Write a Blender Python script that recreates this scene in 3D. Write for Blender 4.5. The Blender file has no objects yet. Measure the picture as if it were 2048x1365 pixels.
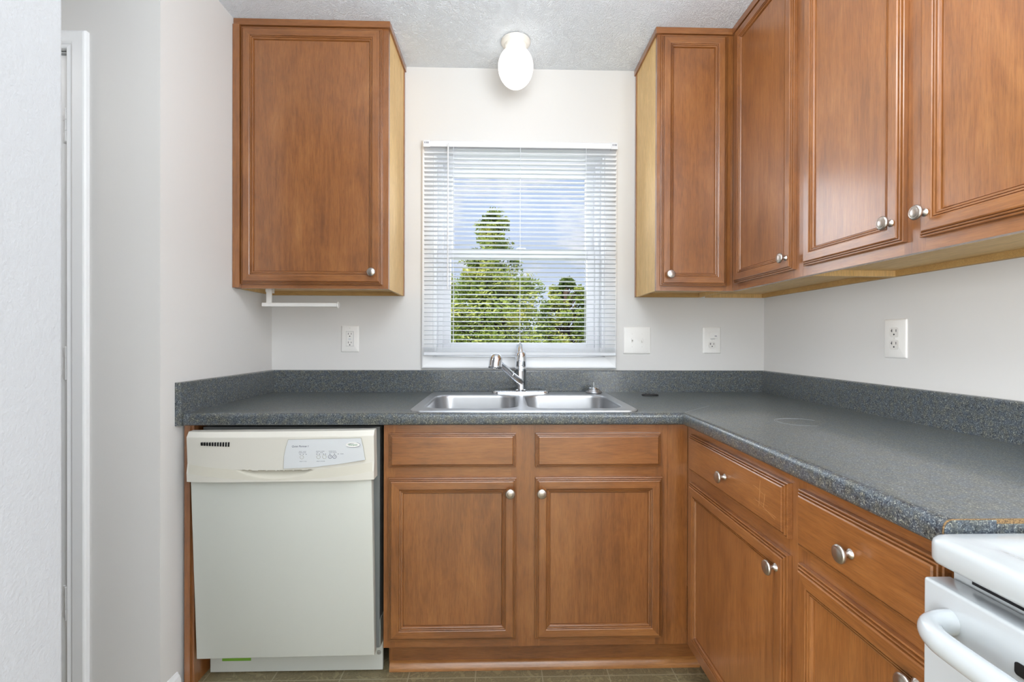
import bpy, bmesh, math, random
from mathutils import Vector, Matrix
I = 0.0254                      # every length below is in inches
S = bpy.context.scene
COL = S.collection
random.seed(7)

# ------------------------------------------------------------------ camera
f_px, yaw, pit, roll, cxp, D, EYE = 936.9626, .0264, -.0035, .003, 4.7953, 86.8473, 46.1795
cs, sn = math.cos(yaw), math.sin(yaw)
r_ = Vector((cs, -sn, 0)); f_ = Vector((sn, cs, 0)); u_ = Vector((0, 0, 1))
F_ = f_*math.cos(pit) + u_*math.sin(pit); u2 = u_*math.cos(pit) - f_*math.sin(pit)
R_ = r_*math.cos(roll) + u2*math.sin(roll); U_ = u2*math.cos(roll) - r_*math.sin(roll)
cam = bpy.data.cameras.new('camera'); camo = bpy.data.objects.new('camera', cam); COL.objects.link(camo)
cam.sensor_width = 36; cam.lens = f_px/2048*36; cam.shift_x = -cxp/2048; cam.clip_start = .05; cam.clip_end = 400
camo.matrix_world = Matrix(((R_.x, U_.x, -F_.x, 0), (R_.y, U_.y, -F_.y, -D*I), (R_.z, U_.z, -F_.z, EYE*I), (0, 0, 0, 1)))
S.camera = camo

# ------------------------------------------------------------------ look and light
vs = S.view_settings
S.display_settings.display_device = 'sRGB'
vs.view_transform = 'Standard'; vs.look = 'None'; vs.gamma = 1; vs.use_curve_mapping = False
vs.exposure = 0.0

def srgb(r, g, b):
    return tuple(((c/255)/12.92 if c/255 <= .04045 else (((c/255)+.055)/1.055)**2.4) for c in (r, g, b)) + (1,)

W = bpy.data.worlds.new('sky'); S.world = W; W.use_nodes = True
nt = W.node_tree; nt.nodes.clear()
def N(tree, t, **kw):
    n = tree.nodes.new(t)
    for k, v in kw.items():
        if k.startswith('in_'):
            key = k[3:]
            n.inputs[int(key) if key.isdigit() else key.replace('_', ' ')].default_value = v
        else: setattr(n, k, v)
    return n
tc = N(nt, 'ShaderNodeTexCoord'); sep = N(nt, 'ShaderNodeSeparateXYZ')
nt.links.new(tc.outputs['Generated'], sep.inputs[0])
grad = N(nt, 'ShaderNodeValToRGB')
grad.color_ramp.elements[0].position = 0.0; grad.color_ramp.elements[0].color = srgb(214, 226, 246)
grad.color_ramp.elements[1].position = .45; grad.color_ramp.elements[1].color = srgb(174, 198, 238)
nt.links.new(sep.outputs['Z'], grad.inputs[0])
mp = N(nt, 'ShaderNodeMapping'); mp.inputs['Scale'].default_value = (5.5, 5.5, 8.5); mp.inputs['Location'].default_value = (1.06, .3, .1)
nt.links.new(tc.outputs['Generated'], mp.inputs[0])
cn = N(nt, 'ShaderNodeTexNoise', in_Scale=1.0, in_Detail=7, in_Roughness=.55)
nt.links.new(mp.outputs[0], cn.inputs['Vector'])
cr = N(nt, 'ShaderNodeValToRGB'); cr.color_ramp.elements[0].position = .47; cr.color_ramp.elements[1].position = .60
nt.links.new(cn.outputs['Fac'], cr.inputs[0])
mx = N(nt, 'ShaderNodeMixRGB'); mx.inputs[2].default_value = (.92, .93, .97, 1)
nt.links.new(cr.outputs[0], mx.inputs[0]); nt.links.new(grad.outputs[0], mx.inputs[1])
bg = N(nt, 'ShaderNodeBackground', in_Strength=1.0); wo = N(nt, 'ShaderNodeOutputWorld')
nt.links.new(mx.outputs[0], bg.inputs[0]); nt.links.new(bg.outputs[0], wo.inputs[0])

def lamp(name, kind, loc, rot, energy, color=(1, 1, 1), size=None):
    l = bpy.data.lights.new(name, kind); l.energy = energy; l.color = color
    if kind == 'AREA': l.shape = 'RECTANGLE'; l.size, l.size_y = size[0]*I, size[1]*I
    if kind == 'SUN': l.angle = math.radians(1.0)
    o = bpy.data.objects.new(name, l); COL.objects.link(o)
    o.location = Vector(loc)*I; o.rotation_euler = rot
    return o
PI = math.pi
lamp('sun', 'SUN', (0, -100, 400), (math.radians(42), 0, math.radians(-35)), 6.5, (1, .96, .88))
# added fill from behind the camera; the rear wall has no window
lamp('rear_fill', 'AREA', (22, -226, 54), (math.radians(90), 0, 0), 10, (.94, .97, 1), (50, 76))
kl = lamp('kitchen_ceiling_fixture', 'POINT', (6, -50, 84), (0, 0, 0), 11.5, (.97, .98, 1)); kl.data.shadow_soft_size = .16
lamp('ceiling_bounce_fill', 'AREA', (4, -96, 62), (math.radians(180), 0, 0), 58, (.84, .92, 1), (50, 40))  # added upward panel behind the camera, washes the ceiling with soft light
lamp('left_fill', 'AREA', (-98, -165, 50), (math.radians(90), 0, math.radians(-90)), 168, (.93, .965, 1), (80, 70))  # added soft fill from the left; the wall there has no opening
lamp('right_fill', 'AREA', (48, -140, 50), (math.radians(90), 0, math.radians(90)), 84, (.91, .955, 1), (70, 70))  # added fill from the right, brightens the kitchen's left wall
lamp('hall_fill', 'AREA', (-80, -46, 92), (0, 0, 0), 5, (1, .97, .93), (14, 14))  # added panel that brightens the hall, no fixture behind it
lamp('front_window_daylight', 'AREA', (3.2, 30, 88), (math.radians(-90), 0, 0), 60, (.90, .95, 1), (60, 56))

# ------------------------------------------------------------------ materials
def base_mat(name, color=(.8, .8, .8, 1), rough=.5, metal=0, coat=0, spec=.5):
    m = bpy.data.materials.new(name); m.use_nodes = True
    b = m.node_tree.nodes['Principled BSDF']
    b.inputs['Base Color'].default_value = color; b.inputs['Roughness'].default_value = rough
    b.inputs['Metallic'].default_value = metal; b.inputs['Coat Weight'].default_value = coat
    b.inputs['Coat Roughness'].default_value = .12
    b.inputs['Specular IOR Level'].default_value = spec
    return m, m.node_tree, b
def pos(t, scale=(1, 1, 1), loc=(0, 0, 0)):
    g = N(t, 'ShaderNodeNewGeometry'); m = N(t, 'ShaderNodeMapping'); m.inputs['Scale'].default_value = scale; m.inputs['Location'].default_value = loc
    t.links.new(g.outputs['Position'], m.inputs[0]); return m.outputs[0]
def noise(t, vec, scale, detail=3, rough=.5, dist=0):
    n = N(t, 'ShaderNodeTexNoise', in_Scale=scale, in_Detail=detail, in_Roughness=rough, in_Distortion=dist)
    t.links.new(vec, n.inputs['Vector']); return n.outputs['Fac']
def ramp(t, fac, stops):
    r = N(t, 'ShaderNodeValToRGB'); e = r.color_ramp.elements
    while len(e) < len(stops): e.new(.5)
    for i, (p, c) in enumerate(stops): e[i].position = p; e[i].color = c
    t.links.new(fac, r.inputs[0]); return r.outputs[0]
def mix(t, a, b, fac=.5, mode='MIX'):
    m = N(t, 'ShaderNodeMixRGB', blend_type=mode)
    for s, i in ((fac, 0), (a, 1), (b, 2)):
        if isinstance(s, (int, float)): m.inputs[i].default_value = s
        elif isinstance(s, tuple): m.inputs[i].default_value = s
        else: t.links.new(s, m.inputs[i])
    return m.outputs[0]
def bump(t, b, height, strength, dist):
    n = N(t, 'ShaderNodeBump', in_Strength=strength, in_Distance=dist)
    t.links.new(height, n.inputs['Height']); t.links.new(n.outputs[0], b.inputs['Normal'])
G = lambda v: (v, v, v, 1)

def wood(name, axis, dark, mid, light, rough=.36, coat=.9):
    m, t, b = base_mat(name, rough=rough, coat=coat); b.inputs['Coat Roughness'].default_value = .24; b.inputs['Coat IOR'].default_value = 1.6
    st = {'X': (.06, 1, 1), 'Y': (1, .06, 1), 'Z': (1, 1, .06)}[axis]
    v1 = pos(t, st); 
    fine = noise(t, v1, 420, 3, .6, .3)
    fig = noise(t, v1, 42, 4, .6, 1.6)
    blot = noise(t, pos(t, tuple(.35 + .65*s for s in st)), 9, 5, .62, .5)
    c = ramp(t, fig, [(.25, dark), (.5, mid), (.78, light)])
    c2 = ramp(t, blot, [(.30, dark), (.52, mid), (.72, light)])
    c = mix(t, c, c2, .55)
    c = mix(t, c, ramp(t, fine, [(.32, G(.70)), (.58, G(1.04))]), .75, 'MULTIPLY')
    t.links.new(c, b.inputs['Base Color'])
    bump(t, b, fine, .12, .0006)
    return m
cd, cm, cl = srgb(108, 63, 30), srgb(143, 88, 42), srgb(166, 110, 60)
WZ, WX, WY = (wood('stained_maple_'+a, a, cd, cm, cl) for a in 'ZXY')
ld, lm_, ll = srgb(208, 168, 106), srgb(222, 184, 124), srgb(232, 198, 140)
LZ, LX, LY = (wood('raw_maple_'+a, a, ld, lm_, ll, .55, 0) for a in 'ZXY')
RAIL = wood('raw_rail', 'X', srgb(172, 132, 78), srgb(194, 154, 94), srgb(206, 168, 106), .6, 0)
SHOE = wood('shoe_moulding_wood', 'X', srgb(140, 88, 44), srgb(176, 118, 64), srgb(196, 140, 82))

def paint(name, color, bscale, bstr, rough=.6, spec=.3):
    m, t, b = base_mat(name, color, rough, spec=spec)
    v = pos(t)
    h = mix(t, noise(t, v, bscale, 3, .55), noise(t, v, bscale*.3, 2), .4)
    bump(t, b, h, bstr, .0015)
    return m
WALL = paint('greige_wall_paint', srgb(218, 216, 213), 330, .12)
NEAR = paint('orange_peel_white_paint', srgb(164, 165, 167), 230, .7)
TRIM = paint('white_trim_paint', srgb(240, 241, 242), 120, .03, .35, .5)
CEIL, t, b = base_mat('stomped_ceiling_texture', srgb(240, 245, 250), .8, spec=.2)
v = pos(t)
n1 = noise(t, v, 22, 3, .6, 2.6); n2 = noise(t, v, 52, 3, .6, 2.0)
r1 = ramp(t, n1, [(.36, G(0)), (.47, G(1)), (.54, G(.15)), (.64, G(.9)), (.72, G(.1))])
r2 = ramp(t, n2, [(.42, G(0)), (.52, G(.9)), (.62, G(0))])
bump(t, b, mix(t, r1, r2, .4), .8, .0045)

COUNTER, t, b = base_mat('dark_speckled_laminate', rough=.36, coat=.55)
v = pos(t)
big = noise(t, v, 175, 4, .72, .8); sm = noise(t, v, 380, 3, .65, .8); tint = noise(t, v, 60, 2)
c = ramp(t, big, [(.36, srgb(34, 39, 47)), (.46, srgb(58, 64, 71)), (.54, srgb(92, 97, 101)), (.61, srgb(58, 63, 68)), (.7, srgb(40, 44, 48))])
c = mix(t, c, ramp(t, sm, [(.50, srgb(70, 76, 84)), (.58, srgb(120, 124, 125)), (.68, srgb(184, 183, 168))]), ramp(t, sm, [(.52, G(0)), (.60, G(.95))]))
c = mix(t, c, ramp(t, tint, [(.38, (.78, .87, .98, 1)), (.62, (1.0, .95, .78, 1))]), .8, 'MULTIPLY')
t.links.new(c, b.inputs['Base Color'])
bump(t, b, noise(t, v, 900, 2), .10, .0004)

FLOOR, t, b = base_mat('slate_tile_vinyl', rough=.45, coat=.1)
v = pos(t, (1, 1, 1), ((3.5 + 9.15*20)*I, (23 + 9.15*30)*I, 0))
br = N(t, 'ShaderNodeTexBrick', offset=0, squash=1, in_Scale=1.0)
br.inputs['Brick Width'].default_value = 9.15*I; br.inputs['Row Height'].default_value = 9.15*I
br.inputs['Mortar Size'].default_value = .0022; br.inputs['Mortar Smooth'].default_value = .3
br.inputs['Color1'].default_value = srgb(136, 122, 92); br.inputs['Color2'].default_value = srgb(158, 144, 110); br.inputs['Mortar'].default_value = srgb(172, 160, 132)
t.links.new(v, br.inputs['Vector'])
st = noise(t, v, 22, 6, .65, 1.8)
c = mix(t, ramp(t, st, [(.3, srgb(96, 86, 62)), (.46, srgb(138, 124, 90)), (.5, srgb(100, 90, 66)), (.6, srgb(164, 150, 112)), (.8, srgb(130, 124, 100))]), br.outputs['Color'], .35)
c = mix(t, c, srgb(170, 158, 130), br.outputs['Fac'])
t.links.new(c, b.inputs['Base Color']); bump(t, b, st, .5, .002)

CREAM, _, _ = base_mat('cream_plastic', srgb(216, 213, 203), .38)
CREAM2, _, _ = base_mat('tan_plastic_band', srgb(204, 200, 186), .4)
DWHITE, t, b = base_mat('off_white_enamel', srgb(204, 206, 198), .33, coat=.2)
bump(t, b, noise(t, pos(t), 600, 2), .06, .0004)
STOVEW, _, _ = base_mat('gloss_white_enamel', srgb(186, 190, 192), .14, coat=.6)
FACE, _, _ = base_mat('outlet_face', srgb(226, 223, 218), .35)
PLATE, _, _ = base_mat('white_plate_plastic', srgb(236, 234, 230), .3)
LABEL, _, _ = base_mat('pale_grey_label', srgb(213, 216, 218), .35)
INK, _, _ = base_mat('grey_ink', srgb(110, 112, 124), .6)
LINE, _, _ = base_mat('tan_line', srgb(170, 168, 150), .6)
GREEN, _, _ = base_mat('green_ink', srgb(60, 130, 96), .5)
LIME, _, _ = base_mat('green_sticker', srgb(122, 172, 60), .5)
BLACK, _, _ = base_mat('black_plastic', (.012, .012, .014, 1), .3)
DARK, _, _ = base_mat('dark_gap', (.02, .018, .016, 1), .8)
CHROME, _, _ = base_mat('chrome', (.78, .80, .84, 1), .07, 1)
NICKEL, t, b = base_mat('brushed_nickel', (.55, .50, .455, 1), .32, 1)
STEEL, t, b = base_mat('brushed_stainless', (.52, .53, .55, 1), .24, 1)
t.links.new(ramp(t, noise(t, pos(t, (.05, 1, 1)), 500, 2), [(.3, G(.28)), (.7, G(.42))]), b.inputs['Roughness'])
VINYL, _, _ = base_mat('white_vinyl', srgb(226, 227, 230), .3)
SLAT, t, b = base_mat('white_slat', srgb(226, 229, 233), .35)
b.inputs['Transmission Weight'].default_value = 0
tr = N(t, 'ShaderNodeBsdfTranslucent'); tr.inputs[0].default_value = srgb(240, 243, 248); ms = N(t, 'ShaderNodeMixShader'); ms.inputs[0].default_value = .08
o_ = t.nodes['Material Output']; t.links.new(b.outputs[0], ms.inputs[1]); t.links.new(tr.outputs[0], ms.inputs[2]); t.links.new(ms.outputs[0], o_.inputs[0])
GLASS = bpy.data.materials.new('window_glass'); GLASS.use_nodes = True; t = GLASS.node_tree; t.nodes.clear()
tb = N(t, 'ShaderNodeBsdfTransparent'); gb = N(t, 'ShaderNodeBsdfGlossy', in_Roughness=.02); fr = N(t, 'ShaderNodeFresnel', in_IOR=1.09); ms = N(t, 'ShaderNodeMixShader'); o_ = N(t, 'ShaderNodeOutputMaterial')
t.links.new(fr.outputs[0], ms.inputs[0]); t.links.new(tb.outputs[0], ms.inputs[1]); t.links.new(gb.outputs[0], ms.inputs[2]); t.links.new(ms.outputs[0], o_.inputs[0])
GLOBE, t, b = base_mat('lit_milk_glass', (.9, .9, .9, 1), .2)
b.inputs['Emission Color'].default_value = (1, .97, .92, 1); b.inputs['Emission Strength'].default_value = 1.25
CORE, t, b = base_mat('particle_board', srgb(172, 134, 84), .8)
t.links.new(ramp(t, noise(t, pos(t), 500, 3), [(.35, srgb(88, 68, 46)), (.65, srgb(150, 120, 80))]), b.inputs['Base Color'])
LEAF = bpy.data.materials.new('leaves'); LEAF.use_nodes = True; t = LEAF.node_tree; b = t.nodes['Principled BSDF']; b.inputs['Roughness'].default_value = .6
lc = ramp(t, noise(t, pos(t), 1.3, 3), [(.35, srgb(88, 112, 46)), (.5, srgb(142, 160, 72)), (.68, srgb(204, 204, 116))])
t.links.new(lc, b.inputs['Base Color'])
tr = N(t, 'ShaderNodeBsdfTranslucent'); t.links.new(lc, tr.inputs[0]); ms = N(t, 'ShaderNodeMixShader'); ms.inputs[0].default_value = .35
o_ = t.nodes['Material Output']; t.links.new(b.outputs[0], ms.inputs[1]); t.links.new(tr.outputs[0], ms.inputs[2]); t.links.new(ms.outputs[0], o_.inputs[0])
BARK, _, _ = base_mat('bark', srgb(84, 70, 56), .9)
GRASS, t, b = base_mat('lawn', srgb(96, 116, 60), .9)
t.links.new(ramp(t, noise(t, pos(t), 3, 4), [(.35, srgb(70, 92, 42)), (.65, srgb(132, 142, 80))]), b.inputs['Base Color'])

# ------------------------------------------------------------------ mesh helpers
def bm_new(): return bmesh.new()
def box(bm, x0, x1, y0, y1, z0, z1, mi=0, bev=0):
    x0, x1 = sorted((x0, x1)); y0, y1 = sorted((y0, y1)); z0, z1 = sorted((z0, z1))
    vs_ = [bm.verts.new((x, y, z)) for x in (x0, x1) for y in (y0, y1) for z in (z0, z1)]
    fs = []
    for q in ((0, 1, 3, 2), (4, 6, 7, 5), (0, 4, 5, 1), (2, 3, 7, 6), (0, 2, 6, 4), (1, 5, 7, 3)):
        f = bm.faces.new([vs_[i] for i in q]); f.material_index = mi; fs.append(f)
    if bev:
        es = list({e for f in fs for e in f.edges})
        r = bmesh.ops.bevel(bm, geom=es, offset=bev, segments=3, affect='EDGES', profile=.5)
        for f in r['faces']: f.material_index = mi
    return vs_
def obj(name, bm, mats, parent=None, smooth=None, recalc=True):
    if recalc: bmesh.ops.recalc_face_normals(bm, faces=bm.faces[:])
    me = bpy.data.meshes.new(name)
    off = Vector(parent_origin(parent)) if parent else Vector((0, 0, 0))
    for v_ in bm.verts: v_.co = (v_.co - off)*I
    bm.to_mesh(me); bm.free()
    for m in (mats if isinstance(mats, (list, tuple)) else [mats]): me.materials.append(m)
    if smooth is not None:
        for p in me.polygons: p.use_smooth = True
        try: me.set_sharp_from_angle(angle=math.radians(smooth))
        except Exception: pass
    o = bpy.data.objects.new(name, me); COL.objects.link(o)
    if parent: o.parent = parent
    return o
ORG = {}
def parent_origin(p):
    while p is not None and p.name not in ORG: p = p.parent
    return ORG[p.name] if p is not None else (0, 0, 0)
def thing(name, label, cat, loc, group=None):
    o = bpy.data.objects.new(name, None); COL.objects.link(o); o.empty_display_size = .05
    o.location = Vector(loc)*I; ORG[o.name] = tuple(loc); tag(o, label, cat, group); return o
def tag(o, label, cat, group=None, kind=None):
    if label: o['label'] = label
    if cat: o['category'] = cat
    if group: o['group'] = group
    if kind: o['kind'] = kind
    return o
def struct(name, bm, mats, **k):
    o = obj(name, bm, mats, **k); o['kind'] = 'structure'; return o
def lathe(bm, prof, origin, axis='Z', seg=32, mi=0, sc=(1, 1)):
    a = {'X': Vector((1, 0, 0)), '-X': Vector((-1, 0, 0)), 'Y': Vector((0, 1, 0)), '-Y': Vector((0, -1, 0)), 'Z': Vector((0, 0, 1)), '-Z': Vector((0, 0, -1))}[axis] if isinstance(axis, str) else Vector(axis).normalized()
    p = a.orthogonal().normalized(); q = a.cross(p); o = Vector(origin); rings = []
    for r, h in prof:
        if r < 1e-6: rings.append([bm.verts.new(o + a*h)])
        else: rings.append([bm.verts.new(o + a*h + (p*math.cos(2*PI*i/seg)*sc[0] + q*math.sin(2*PI*i/seg)*sc[1])*r) for i in range(seg)])
    for A, B in zip(rings, rings[1:]):
        for i in range(seg):
            j = (i+1) % seg
            if len(A) == 1 and len(B) == 1: continue
            if len(A) == 1: f = bm.faces.new((A[0], B[i], B[j]))
            elif len(B) == 1: f = bm.faces.new((A[i], B[0], A[j]))
            else: f = bm.faces.new((A[i], B[i], B[j], A[j]))
            f.material_index = mi
    return rings
def tube(bm, pts, rad, seg=20, sc=(1, 1), mi=0, cap=True):
    pts = [Vector(p) for p in pts]; rings = []; prev = None
    for i, p in enumerate(pts):
        d = (pts[min(i+1, len(pts)-1)] - pts[max(i-1, 0)]).normalized()
        if prev is None: n = d.orthogonal().normalized() if abs(d.z) > .9 else (Vector((0, 0, 1)) - d*d.z).normalized()
        else: n = (prev - d*prev.dot(d)).normalized()
        prev = n; q = d.cross(n); r = rad[i] if isinstance(rad, (list, tuple)) else rad
        rings.append([bm.verts.new(p + (n*math.cos(2*PI*k/seg)*sc[0] + q*math.sin(2*PI*k/seg)*sc[1])*r) for k in range(seg)])
    for A, B in zip(rings, rings[1:]):
        for k in range(seg):
            f = bm.faces.new((A[k], A[(k+1) % seg], B[(k+1) % seg], B[k])); f.material_index = mi
    if cap:
        bm.faces.new(rings[0]).material_index = mi; bm.faces.new(rings[-1][::-1]).material_index = mi
def curve_pts(P, n=8):
    P = [Vector(p) for p in P]; out = []
    for i in range(len(P)-1):
        p0, p1, p2, p3 = P[max(i-1, 0)], P[i], P[i+1], P[min(i+2, len(P)-1)]
        for k in range(n):
            s = k/n
            out.append(.5*((2*p1) + (p2-p0)*s + (2*p0-5*p1+4*p2-p3)*s*s + (3*p1-p0-3*p2+p3)*s**3))
    out.append(P[-1]); return out
def rrect(x0, x1, y0, y1, r, n=6):
    out = []
    for cx, cy, a0 in ((x1-r, y1-r, 0), (x0+r, y1-r, 90), (x0+r, y0+r, 180), (x1-r, y0+r, 270)):
        for i in range(n+1):
            a = math.radians(a0 + 90*i/n); out.append((cx + r*math.cos(a), cy + r*math.sin(a)))
    return out
def rings(bm, loops, mi=0, cap0=True, cap1=True):
    L = [[bm.verts.new(p) for p in l] for l in loops]; n = len(L[0])
    for A, B in zip(L, L[1:]):
        for i in range(n):
            f = bm.faces.new((A[i], A[(i+1) % n], B[(i+1) % n], B[i])); f.material_index = mi
    if cap0: bm.faces.new(L[0][::-1]).material_index = mi
    if cap1: bm.faces.new(L[-1]).material_index = mi
    return L

# a panelled front: nested rectangular rings, so the corners mitre as on the real doors
DOOR = [(0, 0), (0, .40), (.07, .44), (.12, .44), (.14, .33), (.19, .33), (.21, .56), (.27, .60), (.31, .60), (.33, .48), (.38, .48), (.40, .68), (.50, .75), (1.38, .75), (1.46, .70), (1.48, .56), (1.53, .56), (1.56, .68), (1.66, .65), (1.70, .50), (1.75, .50), (1.78, .60), (1.90, .56), (1.96, .40), (1.98, .26), (2.04, .26), (2.06, .34)]
SLAB = [(0, 0), (0, .40), (.07, .44), (.12, .44), (.14, .33), (.19, .33), (.21, .56), (.27, .60), (.31, .60), (.33, .48), (.38, .48), (.40, .68), (.50, .75)]
def front(bm, facing, plane, a0, a1, z0, z1, prof, panel_mi=0, rail_mi=1, stile_mi=0):
    def M(u, w, z): return (u, plane - w, z) if facing == '-Y' else (plane - w, u, z)
    L = []
    for ins, w in prof:
        L.append([bm.verts.new(M(u, w, z)) for u, z in ((a0+ins, z0+ins), (a1-ins, z0+ins), (a1-ins, z1-ins), (a0+ins, z1-ins))])
    for A, B in zip(L, L[1:]):
        for i in range(4):
            f = bm.faces.new((A[i], A[(i+1) % 4], B[(i+1) % 4], B[i])); f.material_index = rail_mi if i in (0, 2) else stile_mi
    bm.faces.new(L[0][::-1]); bm.faces.new(L[-1]).material_index = panel_mi
KNOB = [(0, 0), (.34, 0), (.36, .05), (.30, .12), (.19, .22), (.17, .5), (.22, .62), (.5, .68), (.63, .76), (.66, .86), (.62, .95), (.50, 1.02), (.47, 1.015), (.43, 1.04), (.2, 1.09), (0, 1.1)]
def knob(parent, facing, plane, u, z, name='knob'):
    bm = bm_new(); o = (u, plane, z) if facing == '-Y' else (plane, u, z)
    lathe(bm, KNOB, o, facing, 28)
    k = obj(name, bm, NICKEL, parent, smooth=50); return k
def door(parent, facing, plane, a0, a1, z0, z1, kn=None, name='door'):
    H = WX if facing == '-Y' else WY
    bm = bm_new(); front(bm, facing, plane, a0, a1, z0, z1, DOOR)
    d = obj(name, bm, [WZ, H], parent)
    if kn: knob(d, facing, plane - .74, kn[0], kn[1])
    return d
def drawer(parent, facing, plane, a0, a1, z0, z1, kn=None, name='drawer'):
    H = WX if facing == '-Y' else WY
    bm = bm_new(); front(bm, facing, plane, a0, a1, z0, z1, SLAB, 1, 1, 1)
    d = obj(name, bm, [WZ, H], parent)
    if kn: knob(d, facing, plane - .74, kn[0], kn[1])
    return d

WL, WR, CE, ZC = -42.1, 49.23, 96.27, 36.47
# ------------------------------------------------------------------ the room
def wall(name, x0, x1, y0, y1, z0=0, z1=CE, m=WALL):
    bm = bm_new(); box(bm, x0, x1, y0, y1, z0, z1); return struct(name, bm, m)
WX0, WX1, WZ0, WZ1 = -12.5, 18.95, 43.05, 80.35     # window opening
bm = bm_new()
box(bm, WL-5, WX0, 0, 6, 0, CE); box(bm, WX1, WR+5, 0, 6, 0, CE); box(bm, WX0, WX1, 0, 6, 0, WZ0); box(bm, WX0, WX1, 0, 6, WZ1, CE)
struct('wall_back', bm, WALL)
wall('wall_right', WR, WR+5, -230, 0)
# the kitchen's left wall ends in an outside corner; beyond it a closet front faces the room
DX0, DX1, DZ1 = -82.9, -52.95, 81.2
bm = bm_new()
box(bm, WL-5, WL, -28, 0, 0, CE)
box(bm, DX1, WL-5, -28, -23, 0, CE); box(bm, DX0, DX1, -28, -23, DZ1, CE); box(bm, -100, DX0, -28, -23, 0, CE)
struct('wall_left', bm, WALL)
wall('wall_hall', -105, -100, -230, -23)
wall('wall_rear', -105, WR+5, -235, -230)
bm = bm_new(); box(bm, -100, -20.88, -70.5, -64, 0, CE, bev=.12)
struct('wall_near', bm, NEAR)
bm = bm_new(); box(bm, -105, WR+5, -235, 6, -2, 0); struct('floor', bm, FLOOR)
bm = bm_new(); box(bm, -105, WR+5, -235, 6, CE, CE+3); struct('ceiling', bm, CEIL)
# baseboard along the left wall
def sweep_profile(bm, prof, path, mi=0):      # prof in (out, z); path of (point, outward dir, mitred)
    L = []
    for p, d in path: L.append([(p[0]+d[0]*o, p[1]+d[1]*o, z) for o, z in prof])
    rings(bm, L, mi)
BB = [(0, 0), (.55, 0), (.55, 1.9), (.42, 2.2), (.40, 2.35), (.22, 2.55), (.15, 2.8), (0, 2.85)]
bm = bm_new(); sweep_profile(bm, BB, [((WL, -25.0), (1, 0)), ((WL, -28), (1, -1)), ((-50.6, -28), (0, -1))]); struct('baseboard_left', bm, TRIM, smooth=30)

# closet door with its casing
bm = bm_new(); front(bm, '-Y', -26.6, DX0+.15, DX1-.2, .4, DZ1-.25, [(0, 0), (0, 1.1), (.06, 1.15)], 0, 0, 0)
for (a, b2) in ((8, 36), (44, 74)):
    for (c0, c1) in ((DX0+4, DX0+13.5), (DX1-13.5, DX1-4)):
        front(bm, '-Y', -27.7, c0, c1, a, b2, [(0, 0), (.0, .06), (.3, .12), (.7, .05), (1.2, .04), (1.6, .12)], 0, 0, 0)
d1 = struct('door_1', bm, TRIM)
for z in (72.1, 43.1, 13.7):
    bm = bm_new()
    lathe(bm, [(0, -2.1), (.16, -2.08), (.26, -2.0), (.26, -.72), (.20, -.70), (.20, -.66), (.26, -.64), (.26, .62), (.2, .64), (.2, .68), (.26, .70), (.26, 2.0), (.16, 2.08), (0, 2.1)], (DX1-.12, -28.2, z), 'Z', 20)
    box(bm, DX1-1.0, DX1-.1, -27.86, -27.74, z-1.95, z-.75, bev=.04); box(bm, DX1-1.0, DX1-.1, -27.86, -27.74, z+.75, z+1.95, bev=.04)
    obj('hinge', bm, TRIM, d1, smooth=40)
CAS = [(0, 0), (0, .55), (.12, .62), (.5, .50), (.62, .62), (.80, .70), (1.5, .70), (2.0, .70), (2.14, .62), (2.25, .45), (2.25, 0)]   # (distance from opening, thickness)
def casing_frame(name, plane, x0, x1, z0, z1, prof, bottom=True, flip=False):
    bm = bm_new(); L = []
    for ds, w in prof:
        pts = [(x0-ds, z0-(ds if bottom else 0)), (x0-ds, z1+ds), (x1+ds, z1+ds), (x1+ds, z0-(ds if bottom else 0))]
        L.append([bm.verts.new((x, plane-w, z)) for x, z in pts])
    for A, B in zip(L, L[1:] + ([L[0]])):
        for i in range(4 if bottom else 3): bm.faces.new((A[i], A[(i+1) % 4], B[(i+1) % 4], B[i]))
    if not bottom:
        bm.faces.new([l[0] for l in L]); bm.faces.new([l[3] for l in L][::-1])
    return struct(name, bm, TRIM)
casing_frame('trim_1', -28, DX0-.1, DX1+.1, 0, DZ1+.1, CAS, bottom=False)
bm = bm_new()
box(bm, DX0-.1, DX0+.05, -28, -23, 0, DZ1); box(bm, DX1-.05, DX1+.1, -28, -23, 0, DZ1); box(bm, DX0, DX1, -28, -23, DZ1-.1, DZ1+.1)
struct('trim_2', bm, TRIM)
bm = bm_new(); box(bm, DX0-2, DX1+2, -23, -22, 0, DZ1+2); struct('wall_closet', bm, WALL)

# ------------------------------------------------------------------ window
casing_frame('trim_3', 0, WX0, WX1, WZ0, WZ1, [(0, 0), (0, .55), (.12, .60), (.2, .52), (.9, .60), (1.5, .70), (1.9, .76), (2.1, .72), (2.28, .5), (2.28, 0)])
bm = bm_new()
t_ = .35
box(bm, WX0, WX0+t_, 0, 6, WZ0, WZ1); box(bm, WX1-t_, WX1, 0, 6, WZ0, WZ1); box(bm, WX0, WX1, 0, 6, WZ1-t_, WZ1); box(bm, WX0, WX1, 0, 6, WZ0, WZ0+t_)
win = struct('window_1', bm, TRIM)
def rect_frame(bm, x0, x1, z0, z1, y0, y1, w):
    box(bm, x0, x0+w, y0, y1, z0, z1, bev=.08); box(bm, x1-w, x1, y0, y1, z0, z1, bev=.08)
    box(bm, x0+w, x1-w, y0+.02, y1, z1-w, z1, bev=.08); box(bm, x0+w, x1-w, y0+.02, y1, z0, z0+w, bev=.08)
bm = bm_new(); rect_frame(bm, WX0+t_, WX1-t_, WZ0+t_, WZ1-t_, 1.7, 5.2, 1.0); obj('window_frame', bm, VINYL, win)
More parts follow.
